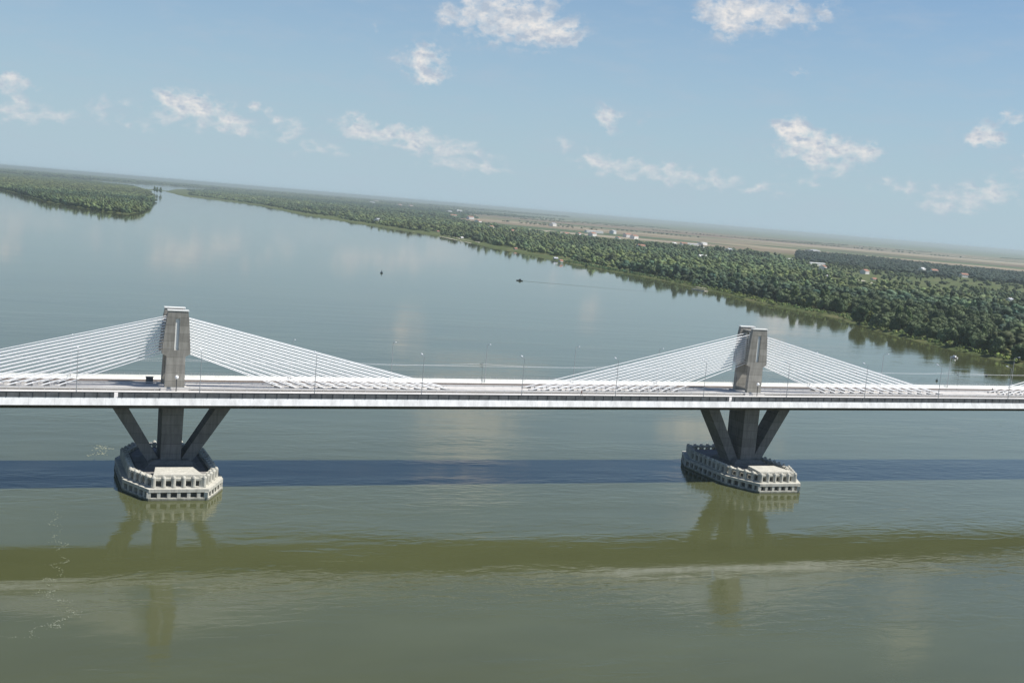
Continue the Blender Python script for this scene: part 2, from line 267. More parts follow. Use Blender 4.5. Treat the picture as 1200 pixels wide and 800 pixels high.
def np_mesh(name,V,F,matl,tint=None):
    me=bpy.data.meshes.new(name); me.vertices.add(len(V)); me.vertices.foreach_set('co',np.ascontiguousarray(V,dtype=np.float32).ravel())
    k=F.shape[1]; me.loops.add(F.size); me.loops.foreach_set('vertex_index',np.ascontiguousarray(F,dtype=np.int32).ravel())
    me.polygons.add(len(F)); me.polygons.foreach_set('loop_start',np.arange(0,F.size,k,dtype=np.int32)); me.polygons.foreach_set('loop_total',np.full(len(F),k,dtype=np.int32))
    me.update(calc_edges=True)
    if tint is not None:
        a=me.attributes.new('tint','FLOAT_COLOR','POINT'); a.data.foreach_set('color',np.ascontiguousarray(tint,dtype=np.float32).ravel())
    me.materials.append(matl); return me
ORD='first second third fourth fifth sixth seventh eighth ninth tenth eleventh twelfth thirteenth fourteenth fifteenth'.split()
rng=np.random.default_rng(7); random.seed(7)

# ------------------------------------------------------------------ setting: water, land
m,g=mat('river_water',.05,.5); P=g.pos(); g.set(g.b,'IOR',1.333)
big=g.noise(g.scale(P,(.004,.009,0)),1,4,.55); mid=g.noise(g.scale(P,(.03,.06,0)),1,4,.6)
t=g.m('ADD',g.m('MULTIPLY',big,.65),g.m('MULTIPLY',mid,.35))
g.set(g.b,'Base Color',g.mix(g.mapr(t,.35,.65),(*WAT_A,1),(*WAT_B,1)))
calm=g.mapr(g.noise(g.scale(P,(.006,.02,0)),1,3,.6),.38,.62,.15,1.6)
h1=g.noise(g.scale(P,(.13,.32,0)),1,2,.5,.8); h2=g.noise(g.scale(P,(1.3,2.1,0)),1,4,.62,.6); h3=g.noise(g.scale(P,(.05,.11,0)),1,2,.5)
h=g.m('ADD',g.m('ADD',g.m('MULTIPLY',h1,W1),g.m('MULTIPLY',h2,W2)),g.m('MULTIPLY',h3,W3))
bp=g.n('ShaderNodeBump',{'Strength':1.0,'Distance':1.0,'Height':g.m('MULTIPLY',h,g.m('MULTIPLY',calm,g.mapr(g.n('ShaderNodeSeparateXYZ',{0:P}).outputs[1],60,700,1,.14)))})
g.set(g.b,'Normal',bp.outputs[0]); M['water']=m
b=MB(); b.add([(-60000,-60000,0),(60000,-60000,0),(60000,60000,0),(-60000,60000,0)],[(0,1,2,3)])
tag(b.build('water','water'),kind='structure')

m,g=mat('land_ground',.95,.1); P=g.pos(); s=g.n('ShaderNodeSeparateXYZ',{0:P})
inl=g.m('MULTIPLY_ADD',s.outputs[0],.75,s.outputs[1])
Q=g.n('ShaderNodeVectorRotate',{'Vector':P,'Angle':.62},rotation_type='Z_AXIS').outputs[0]
Q=g.scale(Q,(1/1500,1/520,0))
vo=g.n('ShaderNodeTexVoronoi',{'Vector':Q,'Scale':1.0,'Randomness':.75}); vc=g.n('ShaderNodeSeparateColor',{0:vo.outputs['Color']})
fc=g.ramp(vc.outputs[0],[(0,(.19,.15,.10)),(.22,(.27,.22,.15)),(.38,(.13,.085,.062)),(.5,(.07,.095,.045)),(.62,(.20,.17,.11)),(.72,(.16,.11,.085)),(.82,(.32,.28,.21)),(.92,(.09,.11,.055))],'CONSTANT')
fn=g.noise(P,.004,5,.6); f=g.mapr(fn,.3,.7,.8,1.2,False)
fc=g.mix(1,fc,g.n('ShaderNodeCombineColor',{0:f,1:f,2:f}).outputs[0],'MULTIPLY')
gn=g.noise(P,.02,6,.65); gc=g.ramp(gn,[(.25,(.045,.065,.022)),(.5,(.085,.105,.038)),(.62,(.13,.13,.055)),(.78,(.20,.18,.10))])
gf=g.noise(P,.35,4,.6); gc=g.mix(g.mapr(gf,.4,.7,0,.45),gc,(.05,.075,.025,1))
green=g.mapr(g.m('ADD',inl,g.m('MULTIPLY',g.noise(P,.0006,3),1500)),12500,17500,0,.75)
fc=g.mix(green,fc,(.10,.14,.085,1)); fm=g.m('MULTIPLY',g.mapr(inl,4700,5600),g.mapr(g.m('MULTIPLY_ADD',s.outputs[1],-.12,s.outputs[0]),650,1000))
g.set(g.b,'Base Color',g.mix(fm,gc,fc)); M['land']=m
def subdiv(poly,d,amp,close=True,seed=1):
    r=random.Random(seed); out=[]
    n=len(poly)
    for i in range(n if close else n-1):
        a=Vector(poly[i]);b_=Vector(poly[(i+1)%n]); L=(b_-a).length
        dist=max(200,(a-Vector(CAM[:2])).length); dd=max(d,d*dist/500); k=max(1,int(L/dd))
        if L>30000: k=1
        nn=Vector((-(b_-a).y,(b_-a).x))/max(L,1e-6)
        for j in range(k):
            p=a.lerp(b_,j/k)
            if k>1: p=p+nn*r.gauss(0,1)*amp*min(1,L/50)
            out.append(p)
    if not close: out.append(Vector(poly[-1]))
    return out
def land(name,pts,top=1.6,bank=9,ccw=True):
    A=sum(pts[i].x*pts[(i+1)%len(pts)].y-pts[(i+1)%len(pts)].x*pts[i].y for i in range(len(pts)))
    if A<0: pts=pts[::-1]
    n=len(pts); inner=[]
    for i in range(n):
        a,b_,c=pts[i-1],pts[i],pts[(i+1)%n]; t=(c-a).normalized(); inner.append(b_+Vector((-t.y,t.x))*bank)
    vs=[(p.x,p.y,-.6) for p in pts]+[(p.x,p.y,top) for p in inner]
    b=MB(); b.add(vs,[(i,(i+1)%n,n+(i+1)%n,n+i) for i in range(n)])
    me=bpy.data.meshes.new(name); bm=bmesh.new()
    vv=[bm.verts.new(v) for v in vs]
    for f in b.f: bm.faces.new([vv[i] for i in f])
    top_f=bm.faces.new(vv[n:]); top_f.normal_update()
    bmesh.ops.recalc_face_normals(bm,faces=bm.faces[:])
    bmesh.ops.triangulate(bm,faces=[top_f]); bm.to_mesh(me); bm.free(); me.materials.append(M['land'])
    o=bpy.data.objects.new(name,me); COL.objects.link(o); return tag(o,kind='structure')
bank=[(600,-6000),(598,-600),(600,0),(606,200)]+BANK+[(900,7800),(1300,10500),(1900,13300),(2500,15050)]
bk=subdiv(bank,9,1.6,False,3)
land('land',bk+[Vector((3800,15700)),Vector((52000,15700)),Vector((52000,-6000))])
far=subdiv([(-40000,14000),(-8000,14500),(-2500,13500),(-500,12700),(212,12000),(645,12300),(1000,13800),(1500,14850),(1900,15500),(2600,15760)],60,9,False,5)
land('far_land',far+[Vector((52000,15760)),Vector((52000,52000)),Vector((-40000,52000))],bank=20)
isl=subdiv(ISLAND+[(-300,11300),(-1400,10800),(-2200,8000),(-1200,5600),(-420,4800)],7,1.2,True,9)
land('river_island',isl,top=1.2,bank=6)
land('spit',subdiv([(560,7300),(900,7900),(1000,8400),(930,8700),(700,7900)],30,3,True,2),top=.8,bank=12)
def ribbon(name,pts,wd,z,matl,kind='structure'):
    b=MB(); vs=[];pts=[Vector(p) for p in pts]
    for i,p in enumerate(pts):
        t=(pts[min(i+1,len(pts)-1)]-pts[max(i-1,0)]).normalized(); nn=Vector((-t.y,t.x)); ww=wd[i] if isinstance(wd,list) else wd
        vs+= [(*(p+nn*ww/2),z),(*(p-nn*ww/2),z)]
    b.add(vs,[(2*i,2*i+1,2*i+3,2*i+2) for i in range(len(pts)-1)]); return tag(b.build(name,matl),kind=kind)
ribbon('dirt_road',ROAD,14,1.62,'dirt')
# pale sand along the waterline
b=MB(); sp=[(872,2105),(893,2225),(915,2340)]
sv=[]
for i in range(25):
    t=i/24; y=2090+t*330; xb=np.interp(y,[2090,2128,2417,2500],[861,865,902,901]); wv=16+10*math.sin(t*9)+14*math.sin(math.pi*t)
    sv+=[(xb-3,y,-.2),(xb+wv,y,1.75)]
b.add(sv,[(2*i,2*i+1,2*i+3,2*i+2) for i in range(24)]); tag(b.build('sand_beach','sand'),kind='structure')

# ------------------------------------------------------------------ bridge
G=.0129; Z0=24.93
def zd(x): return Z0+G*x
BR=empty('extradosed_bridge'); tag(BR,'long pale concrete bridge with white stay cables crossing the wide river','bridge')
X0,X1=-330,720
b=MB(); W=15.7
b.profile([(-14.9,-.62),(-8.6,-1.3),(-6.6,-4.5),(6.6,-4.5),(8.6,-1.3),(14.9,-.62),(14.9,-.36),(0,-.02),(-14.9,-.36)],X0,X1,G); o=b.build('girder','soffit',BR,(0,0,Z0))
for s in(-1,1):
    b=MB(); pr=[(-W+.62,-.2),(-W-.12,-2.05),(-W+.45,-2.05),(-14.88,-.9),(-14.88,-.2)]
    b.profile([(y*(1 if s<0 else -1),z) for y,z in pr],X0,X1,G); b.build('edge_beam','edge',BR,(0,0,Z0))
def strip(name,ya,yb,za,zb,matl,th=.03):
    b=MB(); b.profile([(ya,za-th),(yb,zb-th),(yb,zb),(ya,za)],X0,X1,G); return b.build(name,matl,BR,(0,0,Z0))
cz=lambda y:-.02-abs(y)*.34/14.9
strip('carriageway',-14.4,-4.6,cz(14.4)+.035,cz(4.6)+.035,'road')
strip('carriageway',4.6,8.0,cz(4.6)+.035,cz(8)+.035,'road')
strip('median',-4.1,4.1,.32,.32,'slab',.30)
strip('track_slab',8.3,13.4,-.02,-.06,'slab',.3)
strip('walkway',13.6,15.0,.0,.0,'white',.2)
strip('walkway',-15.0,-14.42,-.14,-.14,'white',.2)
b=MB()
for y in(10.1,11.6): b.profile([(y-.06,0),(y+.06,0),(y+.06,.17),(y-.06,.17)],X0,X1,G)
b.build('rail','rust',BR,(0,0,Z0))
b=MB(); 
for y in(-14.1,-4.95,4.9,7.7): 
    z=cz(y)+.041; b.profile([(y-.09,z-.004),(y+.09,z-.004),(y+.09,z),(y-.09,z)],X0,X1,G)
for y in(-9.5,):
    for x in range(X0,X1,9):
        z=cz(y)+.041; b.box(x,x+4,y-.08,y+.08,z-.004,z,0,G)
b.build('lane_marking','paint',BR,(0,0,Z0))
# screens / parapets
b=MB(); x=X0; 
while x<X1:
    x1=min(X1,PGAP+180*math.ceil((x-PGAP+.01)/180)-.4)
    if x1<=x: x1=x+.01
    b=MB(); b.profile([(-15.16,-.18),(-15.10,-.18),(-15.10,1.12),(-15.16,1.12)],x,x1,G); ps=b.build('parapet_screen','screen',BR,(0,0,Z0)); x=x1+.9
b=MB()
for x in np.arange(X0+1,X1-1,3.0): b.box(x-.06,x+.06,-15.24,-15.162,-.18,1.15,0,G)
b.profile([(-15.2,1.12),(-15.06,1.12),(-15.06,1.2),(-15.2,1.2)],X0,X1,G)
b.build('post','dark',ps)
b=MB(); b.profile([(15.02,-.2),(15.3,-.2),(15.22,1.0),(15.1,1.0)],X0,X1,G); pf=b.build('parapet','white',BR,(0,0,Z0))
b=MB()
for x in np.arange(X0+1,X1-1,2.0): b.box(x-.03,x+.03,15.12,15.19,1.0,1.62,0,G)
for z in(1.35,1.6): b.profile([(15.12,z),(15.19,z),(15.19,z+.05),(15.12,z+.05)],X0,X1,G)
b.build('handrail','steel',pf)
for y in(-4.45,4.45):
    b=MB()
    b.profile([(y-.05,.45),(y+.05,.45),(y+.05,.78),(y-.05,.78)],X0,X1,G)
    for x in np.arange(X0+1,X1-1,3.0): b.box(x-.05,x+.05,y-.08,y+.08,-.05,.8,0,G)
    b.build('guard_rail','railgrey',BR,(0,0,Z0))

def pylon(px,stuff=False):
    z=zd(px); P=empty('pylon',(px,0,z),BR)
    lv=[(-.3,2.6),(8.9,2.4),(9.6,3.65),(10.6,3.6),(19.0,2.85),(20.9,2.55)]
    for s in(-1,1):
        ya,yb=(-4.2,-2.9) if s<0 else(2.9,4.2)
        b=MB()
        for i in range(len(lv)-1):
            (z0,w0),(z1,w1)=lv[i],lv[i+1]
            sl=z0>=10.5 and z1<=19.1
            segs=[(-w0,w0,-w1,w1)] if not sl else [(-w0,-.56,-w1,-.56),(.56,w0,.56,w1)]
            for a0,b0,a1,b1 in segs:
                b.hexa([(a0,ya,z0),(b0,ya,z0),(b0,yb,z0),(a0,yb,z0)],[(a1,ya,z1),(b1,ya,z1),(b1,yb,z1),(a1,yb,z1)])
        lg=b.build('leg','legc',P)
        b=MB(); yc=ya+.35 if s<0 else ya+.45
        b.box(-.6,.6,yc,yc+.5,10.55,19.05); b.build('slot_plate','white',lg)  # white plate added so that the slot shows bright
        b=MB(); b.box(-2.75,2.75,ya-.12,yb+.12,20.902,21.2); b.build('leg_cap','white',lg)
    b=MB(); b.box(-.55,.55,-1.1,1.1,9.6,19.6)
    b.build('anchor_box','white',P)
    for zz in(9.3,19.9):
        b=MB(); b.box(-1.6,1.6,-2.898,2.898,zz-.25,zz+.25); b.build('crossbeam','concrete',P)
    b=MB(); b.box(-3.6,3.6,-4.9,4.9,-.1,.55); b.build('plinth','slab',P)
    allb=MB()
    for s in(-1,1):
        for q in(-1,1):
            for i in range(13):
                b=allb if stuff else MB()
                xe=s*(28.9+4*i); ze=.3+G*xe
                top=Vector((s*(1.0),q*1.75,10.3+i*.74)); bot=Vector((xe,q*2.45,ze+.35))
                d=(top-bot).normalized()
                b.tube(bot,top,.122,n=6,cap=False)
                b.tube(bot-d*.2,bot+d*2.0,.165,n=8)
                b.tube(bot+d*2.0,bot+d*2.3,.165,.12,n=8)
                b.box(xe-.6,xe+.6,q*2.45-.4,q*2.45+.4,ze,ze+.5,1)
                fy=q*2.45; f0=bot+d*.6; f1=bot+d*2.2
                b.hexa([(f0.x,fy-.05,ze-.0),(f1.x,f1.y-.05,ze),(f1.x,f1.y+.05,ze),(f0.x,fy+.05,ze)],[(f0.x,fy-.05,f0.z-.22),(f1.x,f1.y-.05,f1.z-.24),(f1.x,f1.y+.05,f1.z-.24),(f0.x,fy+.05,f0.z-.22)],2)  # dark fin added below each cable, stands in for shadow dashes on the median
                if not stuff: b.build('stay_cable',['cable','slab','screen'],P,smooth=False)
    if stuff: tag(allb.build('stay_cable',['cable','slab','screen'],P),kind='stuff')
    return P
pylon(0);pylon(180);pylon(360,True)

def octa(k,z,inset=0):   # fender plan outline, ccw
    hx,hy,ex,ey=12.7-inset,12.6-inset*.35,7.4-inset*.6,23.8-inset
    return [(-ex,-ey,z),(ex,-ey,z),(hx,-hy,z),(hx,hy,z),(ex,ey,z),(-ex,ey,z),(-hx,hy,z),(-hx,-hy,z)]
def ring(b,outer_in,w,z0,z1,mi=0):
    O=octa(0,z0,outer_in);I=octa(0,z0,outer_in+w);n=8
    vs=[(x,y,z) for L in(O,I) for z in(z0,z1) for x,y,_ in L]
    # 0-7 O z0,8-15 O z1,16-23 I z0,24-31 I z1
    fs=[]
    for i in range(8):
        j=(i+1)%8
        fs+=[(i,j,8+j,8+i),(16+j,16+i,24+i,24+j),(8+i,8+j,24+j,24+i),(j,i,16+i,16+j)]
    b.add(vs,fs,mi)
def along(inset,sp):
    L=[Vector(v) for v in octa(0,0,inset)]; out=[]
    for i in range(8):
        a,c=L[i],L[(i+1)%8]; n=max(1,round((c-a).length/sp)); t=(c-a).normalized()
        for j in range(n): out.append((a.lerp(c,j/n),t,j==0))
    return out
def pier(px):
    P=empty('pier',(px,0,0),BR); zt=zd(px)-4.5
    b=MB(); b.hexa([(-2.6,-4.5,3.9),(2.6,-4.5,3.9),(2.6,4.5,3.9),(-2.6,4.5,3.9)],[(-2.75,-4.5,zt+.002),(2.75,-4.5,zt+.002),(2.75,4.5,zt+.002),(-2.75,4.5,zt+.002)])
    b.build('shaft','pier',P)
    for s in(-1,1):
        b=MB(); hy=3.1
        bo=[(s*2.0,4.6),(s*5.2,4.6)]; to=[(s*11.6,zt-.02),(s*15.6,zt-.02)]
        q=[(bo[0][0],-hy,bo[0][1]),(bo[1][0],-hy,bo[1][1]),(bo[1][0],hy,bo[1][1]),(bo[0][0],hy,bo[0][1])]
        r=[(to[0][0],-hy,to[0][1]+G*to[0][0]),(to[1][0],-hy,to[1][1]+G*to[1][0]),(to[1][0],hy,to[1][1]+G*to[1][0]),(to[0][0],hy,to[0][1]+G*to[0][0])]
        b.hexa(q,r); b.build('strut','pier',P)
    b=MB(); b.hexa([(-7.2,-7.6,4.2),(7.2,-7.6,4.2),(7.2,7.6,4.2),(-7.2,7.6,4.2)],[(-4.6,-5.2,6.3),(4.6,-5.2,6.3),(4.6,5.2,6.3),(-4.6,5.2,6.3)])
    b.build('pedestal','pier',P)
    # pile cap core
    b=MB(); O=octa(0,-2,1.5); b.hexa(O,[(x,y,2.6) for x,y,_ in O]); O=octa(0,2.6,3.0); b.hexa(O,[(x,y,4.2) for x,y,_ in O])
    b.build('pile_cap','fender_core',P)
    O=octa(0,4.2,4.0); b=MB(); b.hexa(O,[(x,y,4.35) for x,y,_ in O]); b.build('cap_floor','capfloor',P)
    # lower tier
    b=MB(); ring(b,0,1.49,-.8,.75); ring(b,.05,1.44,2.15,2.98)
    for p,t,c in along(.1,2.65):
        nn=Vector((t.y,-t.x,0)); w=.42 if not c else .5; q=p-nn*.55
        a=q-t*w;d=q+t*w
        b.hexa([tuple(v+Vector((0,0,.75))) for v in(a+nn*.5,d+nn*.5,d-nn*.5,a-nn*.5)],[tuple(v+Vector((0,0,2.15))) for v in(a+nn*.5,d+nn*.5,d-nn*.5,a-nn*.5)])
    b.build('lower_fender','fender',P)
    # upper tier: rim beam on round posts with blocks on top
    b=MB(); ring(b,1.75,1.4,4.85,5.35)
    ring(b,1.5,1.5,2.985,3.25)
    for k,(p,t,c) in enumerate(along(2.1,2.65)):
        nn=Vector((t.y,-t.x,0)); q=p+nn*.25
        b.tube(q+Vector((0,0,3.2)),q+Vector((0,0,5.5)),.58,.58,n=10); b.tube(q+Vector((0,0,5.5)),q+Vector((0,0,5.95)),.58,.30,n=10)
        a=q-nn*.2-t*.42; e=q-nn*.2+t*.42; b.hexa([tuple(v+Vector((0,0,3.25))) for v in(a,e,e-nn*1.0,a-nn*1.0)],[tuple(v+Vector((0,0,5.6))) for v in(a,e,e-nn*1.0,a-nn*1.0)])
    b.build('upper_fender','fender',P)
    for s in(-1,):
        b=MB(); L=[(-6.4,-21.3),(6.4,-21.3),(5.9,-19.0),(4.9,-12.4),(-4.9,-12.4),(-5.9,-19.0)]
        if s>0: L=[(x,-y) for x,y in L][::-1]
        L2=[(x*.97,y*.995) for x,y in L]
        b.hexa([(x,y,4.36) for x,y in L],[(x,y,6.05) for x,y in L2]); b.build('end_block','fender',P)
    return P
for x in(0,180,360): pier(x)
for x in(480,):
    P=empty('pier',(x,0,0),BR); b=MB(); b.box(-2,2,-4.5,4.5,-2,zd(x)-4.5); b.build('shaft','pier',P); b=MB(); O=octa(0,-2,5); b.hexa(O,[(a,c,2.5) for a,c,_ in O]); b.build('pile_cap','pier',P)
for x in(560,640,718):
    P=empty('pier',(x,0,0),BR); b=MB(); b.box(-1.5,1.5,-4.5,4.5,-2,zd(x)-4.5); b.build('shaft','pier',P)

# street lamps, masts
def make_lamp(s):
    L=empty('street_lamp')
    b=MB(); b.tube((0,0,-.1),(0,0,11.8),.11,.06,8); b.tube((0,0,-.1),(0,0,.9),.17,.15,8); b.build('pole','steel',L)
    b=MB(); b.tube((0,0,11.7),(0,s*1.7,12.2),.05,.045,6); b.build('arm','steel',L)
    b=MB(); b.hexa([(-.18,s*1.6,12.1),(.18,s*1.6,12.1),(.22,s*2.5,12.2),(-.22,s*2.5,12.2)],[(-.12,s*1.6,12.28),(.12,s*1.6,12.28),(.16,s*2.5,12.42),(-.16,s*2.5,12.42)]); b.build('lamp_head','lamp',L)
    return L
xs=[-55+30*k for k in range(14)]
for s,y,side in((1,-14.75,'near'),(-1,14.72,'far')):
    pro=None
    for k,x in enumerate(xs):
        o=make_lamp(s) if pro is None else copy_tree(pro); pro=pro or o; o.location=(x,y,zd(x)-.2)
        if x<0: lab=f'{["nearest","second"][k==0]} street lamp left of the left pylon on the {side} edge of the bridge deck'
        elif x<180: lab=f'{ORD[k-2]} street lamp to the right of the left pylon, {side} edge of the deck'
        else: lab=f'{ORD[k-8]} street lamp to the right of the right pylon, {side} edge of the deck'
        tag(o,lab,'street lamp','slim street lamps along the bridge deck')
def make_mast():
    L=empty('catenary_mast')
    b=MB()
    for a in(-.14,.14): b.beam((a,0,-.1),(a,0,7.1),.12,.26)
    for z in np.arange(.2,7,.55): b.beam((-.14,0,z),(.14,0,z+.45),.05,.05,up=(0,1,0))
    b.build('post','dark',L)
    b=MB(); b.tube((0,0,6.9),(0,2.3,6.5),.05,n=6); b.tube((0,0,5.7),(0,2.3,5.75),.05,n=6); b.tube((0,0,5.7),(0,1.6,6.62),.035,n=6); b.tube((0,.25,5.72),(0,.6,5.75),.1,n=8); b.build('bracket','dark',L)
    return L
pro=None; mx=[-45.3,.3,45.9,91.4,137.0,182.8,229.1,273.5,319,364]
nm=['left of the left pylon near the frame edge','beside the left pylon','first right of the left pylon','just left of the middle of the gap between the pylons','second left of the right pylon, seen through its cables','beside the right pylon','first right of the right pylon','second right of the right pylon, clear of the cables','third right of the right pylon','far right beside the last pylon']
for x,t in zip(mx,nm):
    o=make_mast() if pro is None else copy_tree(pro); pro=pro or o; o.location=(x,8.15,zd(x)-.1); tag(o,'dark railway mast with bracket, '+t,'railway mast','railway masts on the far half of the deck')
b=MB(); 
for j in range(len(mx)-1):
    for zt_,sag in((6.5,.75),(5.72,.02)):
        pr=None
        for i in range(9):
            t=i/8; x=mx[j]+(mx[j+1]-mx[j])*t; p=(x,10.4,zd(x)-.1+zt_-sag*4*t*(1-t))
            if pr: b.tube(pr,p,.035,n=4,cap=False)
            pr=p
tag(b.build('contact_wire','cable'),'thin pale overhead wire strung between the railway masts above the deck','overhead wire')
# stubby floodlight posts in front of pylons
for x,t in((0,'left'),(180,'right')):
    L=empty('floodlight_post',(x+.3,-5.6,zd(x)-.1)); tag(L,f'short post with round white lamp in front of the {t} pylon','floodlight','short lamp posts at the pylon feet')
    b=MB(); b.tube((0,0,0),(0,0,3.3),.12,n=8); b.build('pole','dark',L)
    b=MB(); 
    for i in range(5):
        a0=-math.pi/2+math.pi*i/5;a1=-math.pi/2+math.pi*(i+1)/5
        b.tube((0,0,3.75+.5*math.sin(a0)),(0,0,3.75+.5*math.sin(a1)),max(.5*math.cos(a0),.02),max(.5*math.cos(a1),.02),10,cap=False)
    b.build('lamp_globe','lamp',L,smooth=True)
# equipment cabinet
L=empty('equipment_cabinet',(-5.2,7.0,zd(-5)-.1)); tag(L,'small dark cabinet on the deck just left of the left pylon','cabinet')
b=MB(); b.box(-.9,.9,-.5,.5,.1,1.7); b.build('body','dark',L)
b=MB(); b.box(-1,1,-.6,.6,1.702,1.8); b.build('lid','screen',L)
b=MB(); b.box(-.85,-.03,-.53,-.503,.2,1.6); b.box(.03,.85,-.53,-.503,.2,1.6); b.build('door','screen',L)

# people on the deck
def person(name,loc,rz,jacket,label,stride):
    me=bpy.data.meshes.new('person'); s=stride
    J=[((0,0,.95),.13),((0,0,1.18),.135),((0,.0,1.38),.15),((0,.01,1.5),.065),((0,.02,1.58),.085),((0,.02,1.68),.10),((0,.02,1.76),.07),
       ((.17,0,1.41),.07),((.22,s*.12,1.14),.045),((.23,-s*.02+.08,.92),.035),((.23,.1,.82),.035),((-.17,0,1.41),.07),((-.22,-s*.12,1.14),.045),((-.23,s*.1+.05,.92),.035),((-.23,.08,.82),.035),
       ((.09,0,.88),.09),((.1,s*.14,.48),.065),((.1,s*.22,.08),.045),((.1,s*.22+.16,.04),.035),((-.09,0,.88),.09),((-.1,-s*.08,.48),.065),((-.1,-s*.24,.08),.045),((-.1,-s*.24+.16,.04),.035)]
    E=[(0,1),(1,2),(2,3),(3,4),(4,5),(5,6),(2,7),(7,8),(8,9),(9,10),(2,11),(11,12),(12,13),(13,14),(0,15),(15,16),(16,17),(17,18),(0,19),(19,20),(20,21),(21,22)]
    me.from_pydata([j[0] for j in J],E,[]); o=bpy.data.objects.new('tmp',me); COL.objects.link(o)
    md=o.modifiers.new('s','SKIN'); me.skin_vertices[0].data[0].use_root=True
    for i,j in enumerate(J): me.skin_vertices[0].data[i].radius=(j[1],j[1]*.8)
    sb=o.modifiers.new('u','SUBSURF'); sb.levels=2; sb.render_levels=2
    dg=bpy.context.evaluated_depsgraph_get(); nm_=bpy.data.meshes.new_from_object(o.evaluated_get(dg)); bpy.data.objects.remove(o)
    for k in('cloth',jacket,'skin'): nm_.materials.append(M[k])
    for p in nm_.polygons:
        c=p.center; hand=abs(c.x)>.19 and c.z<.93
        p.material_index=2 if (c.z>1.49 or hand) else (1 if c.z>.92 else 0); p.use_smooth=True
    po=bpy.data.objects.new('person',nm_); COL.objects.link(po); po.location=loc; po.rotation_euler=(0,0,rz)
    b=MB(); b.tube((0,.0,1.68),(0,-.01,1.80),.105,.06,10); b.build('hair','hair',po,smooth=True)
    tag(po,label,'person')
person('p',(117.5,-7.5,zd(117)-.12),1.4,'clothr','person in a rust red jacket walking on the near carriageway left of the right pylon',1)
person('p',(287.5,5.6,zd(287)-.08),0,'cloth','person in dark clothes standing on the far carriageway at the right end of the bridge',.3)
person('p',(293.5,-6.5,zd(293)-.12),-1.2,'cloth','person in dark clothes walking on the near carriageway at the right end of the bridge',1)

# ------------------------------------------------------------------ boats, buoys, foam
def sh(x): return x
q=BOATPTS[0]; L=empty('motorboat',(q[0],q[1],0),rz=2.6); tag(L,'small dark motorboat trailing a thin wake across the middle of the river','motorboat')
def hull(b,l,w,h,mi=0):
    st=[(-l/2,w*.42),(-l*.2,w*.5),(l*.15,w*.48),(l*.35,w*.3),(l/2,.02)]
    t=[(x,y) for x,y in st]; top=[(x,-y) for x,y in t]+[(x,y) for x,y in t[::-1]]
    b.hexa([(x*.93,y*.7,-.3) for x,y in top],[(x,y,h) for x,y in top],mi)
b=MB(); hull(b,7.5,2.6,.9); b.build('hull','hull',L)
b=MB(); b.hexa([(-1.6,-.9,.9),(1,-.8,.9),(1,.8,.9),(-1.6,.9,.9)],[(-1.5,-.8,2.1),(.3,-.7,2.1),(.3,.7,2.1),(-1.5,.8,2.1)]); b.build('cabin','dark',L)
d=Vector((BOATPTS[0][0],BOATPTS[0][1]))
b=MB()
for s in(-1,1):
    pts=[]
    for i in range(30):
        t=i/29; p=d+Vector((1,-.42)).normalized()*(4+150*t)+Vector((.42,1)).normalized()*s*(1+9*t); pts.append((p,.55*(1-t*.7),.10*(1-t*.75)))
    vs=[]
    tt=Vector((.42,1)).normalized()
    for p,wd,h in pts: vs+=[(*(p-tt*wd),-.02),(*p,h),(*(p+tt*wd),-.02)]
    b.add(vs,[f for i in range(29) for f in((3*i,3*i+1,3*i+4,3*i+3),(3*i+1,3*i+2,3*i+5,3*i+4))])
tag(b.build('wake_water','water'),kind='structure')
for k,(i,lab,mt) in enumerate(((1,'dark marker buoy alone in the open river far behind the left pylon','hull'),(3,'small dark buoy off the near bank, close above the right end of the bridge','hull'),(4,'small dark buoy just above the deck edge below the red and white boat','hull'))):
    q=BOATPTS[i]; sc_=1.5 if i==1 else .75
    L=empty('buoy',(q[0],q[1],0)); tag(L,lab,'buoy')
    b=MB(); b.tube((0,0,-.3),(0,0,.7*sc_),1.0*sc_,.9*sc_,12); b.tube((0,0,.7*sc_),(0,0,1.0*sc_),.9*sc_,.4*sc_,12); b.build('float',mt,L)
    b=MB(); b.tube((0,0,.9*sc_),(0,0,2.4*sc_),.3*sc_,.08*sc_,8); b.build('marker','dark',L)
q=BOATPTS[2]; L=empty('moored_boat',(q[0]-2,q[1]-4,0),rz=1.9); tag(L,'small white boat with red stripe moored off the grassy right bank','boat')
b=MB(); hull(b,6,2.2,.8); b.build('hull','boatw',L)
b=MB(); b.hexa([(-1.4,-.8,.8),(.9,-.7,.8),(.9,.7,.8),(-1.4,.8,.8)],[(-1.3,-.7,1.9),(.4,-.6,1.9),(.4,.6,1.9),(-1.3,.7,1.9)]); b.build('cabin','boatw',L)
b=MB(); b.box(-2.7,1.2,-1.16,1.16,.4,.62); b.build('stripe','red',L)
q=BOATPTS[5]; L=empty('pontoon',(q[0],q[1]+4,0),rz=1.62); tag(L,'pale flat landing pontoon moored against the wooded bank','pontoon')
b=MB(); b.box(-14,14,-2.6,2.6,-.4,1.0); b.build('deck','sand',L)
b=MB(); b.box(-13,9,-2.2,1.6,3.3,3.45); b.build('roof','sand',L)
b=MB()
for x in(-12.5,-5.5,1.5,8.5):
    for y in(-2,1.4): b.tube((x,y,1),(x,y,3.3),.08,n=6)
b.build('post','steel',L)
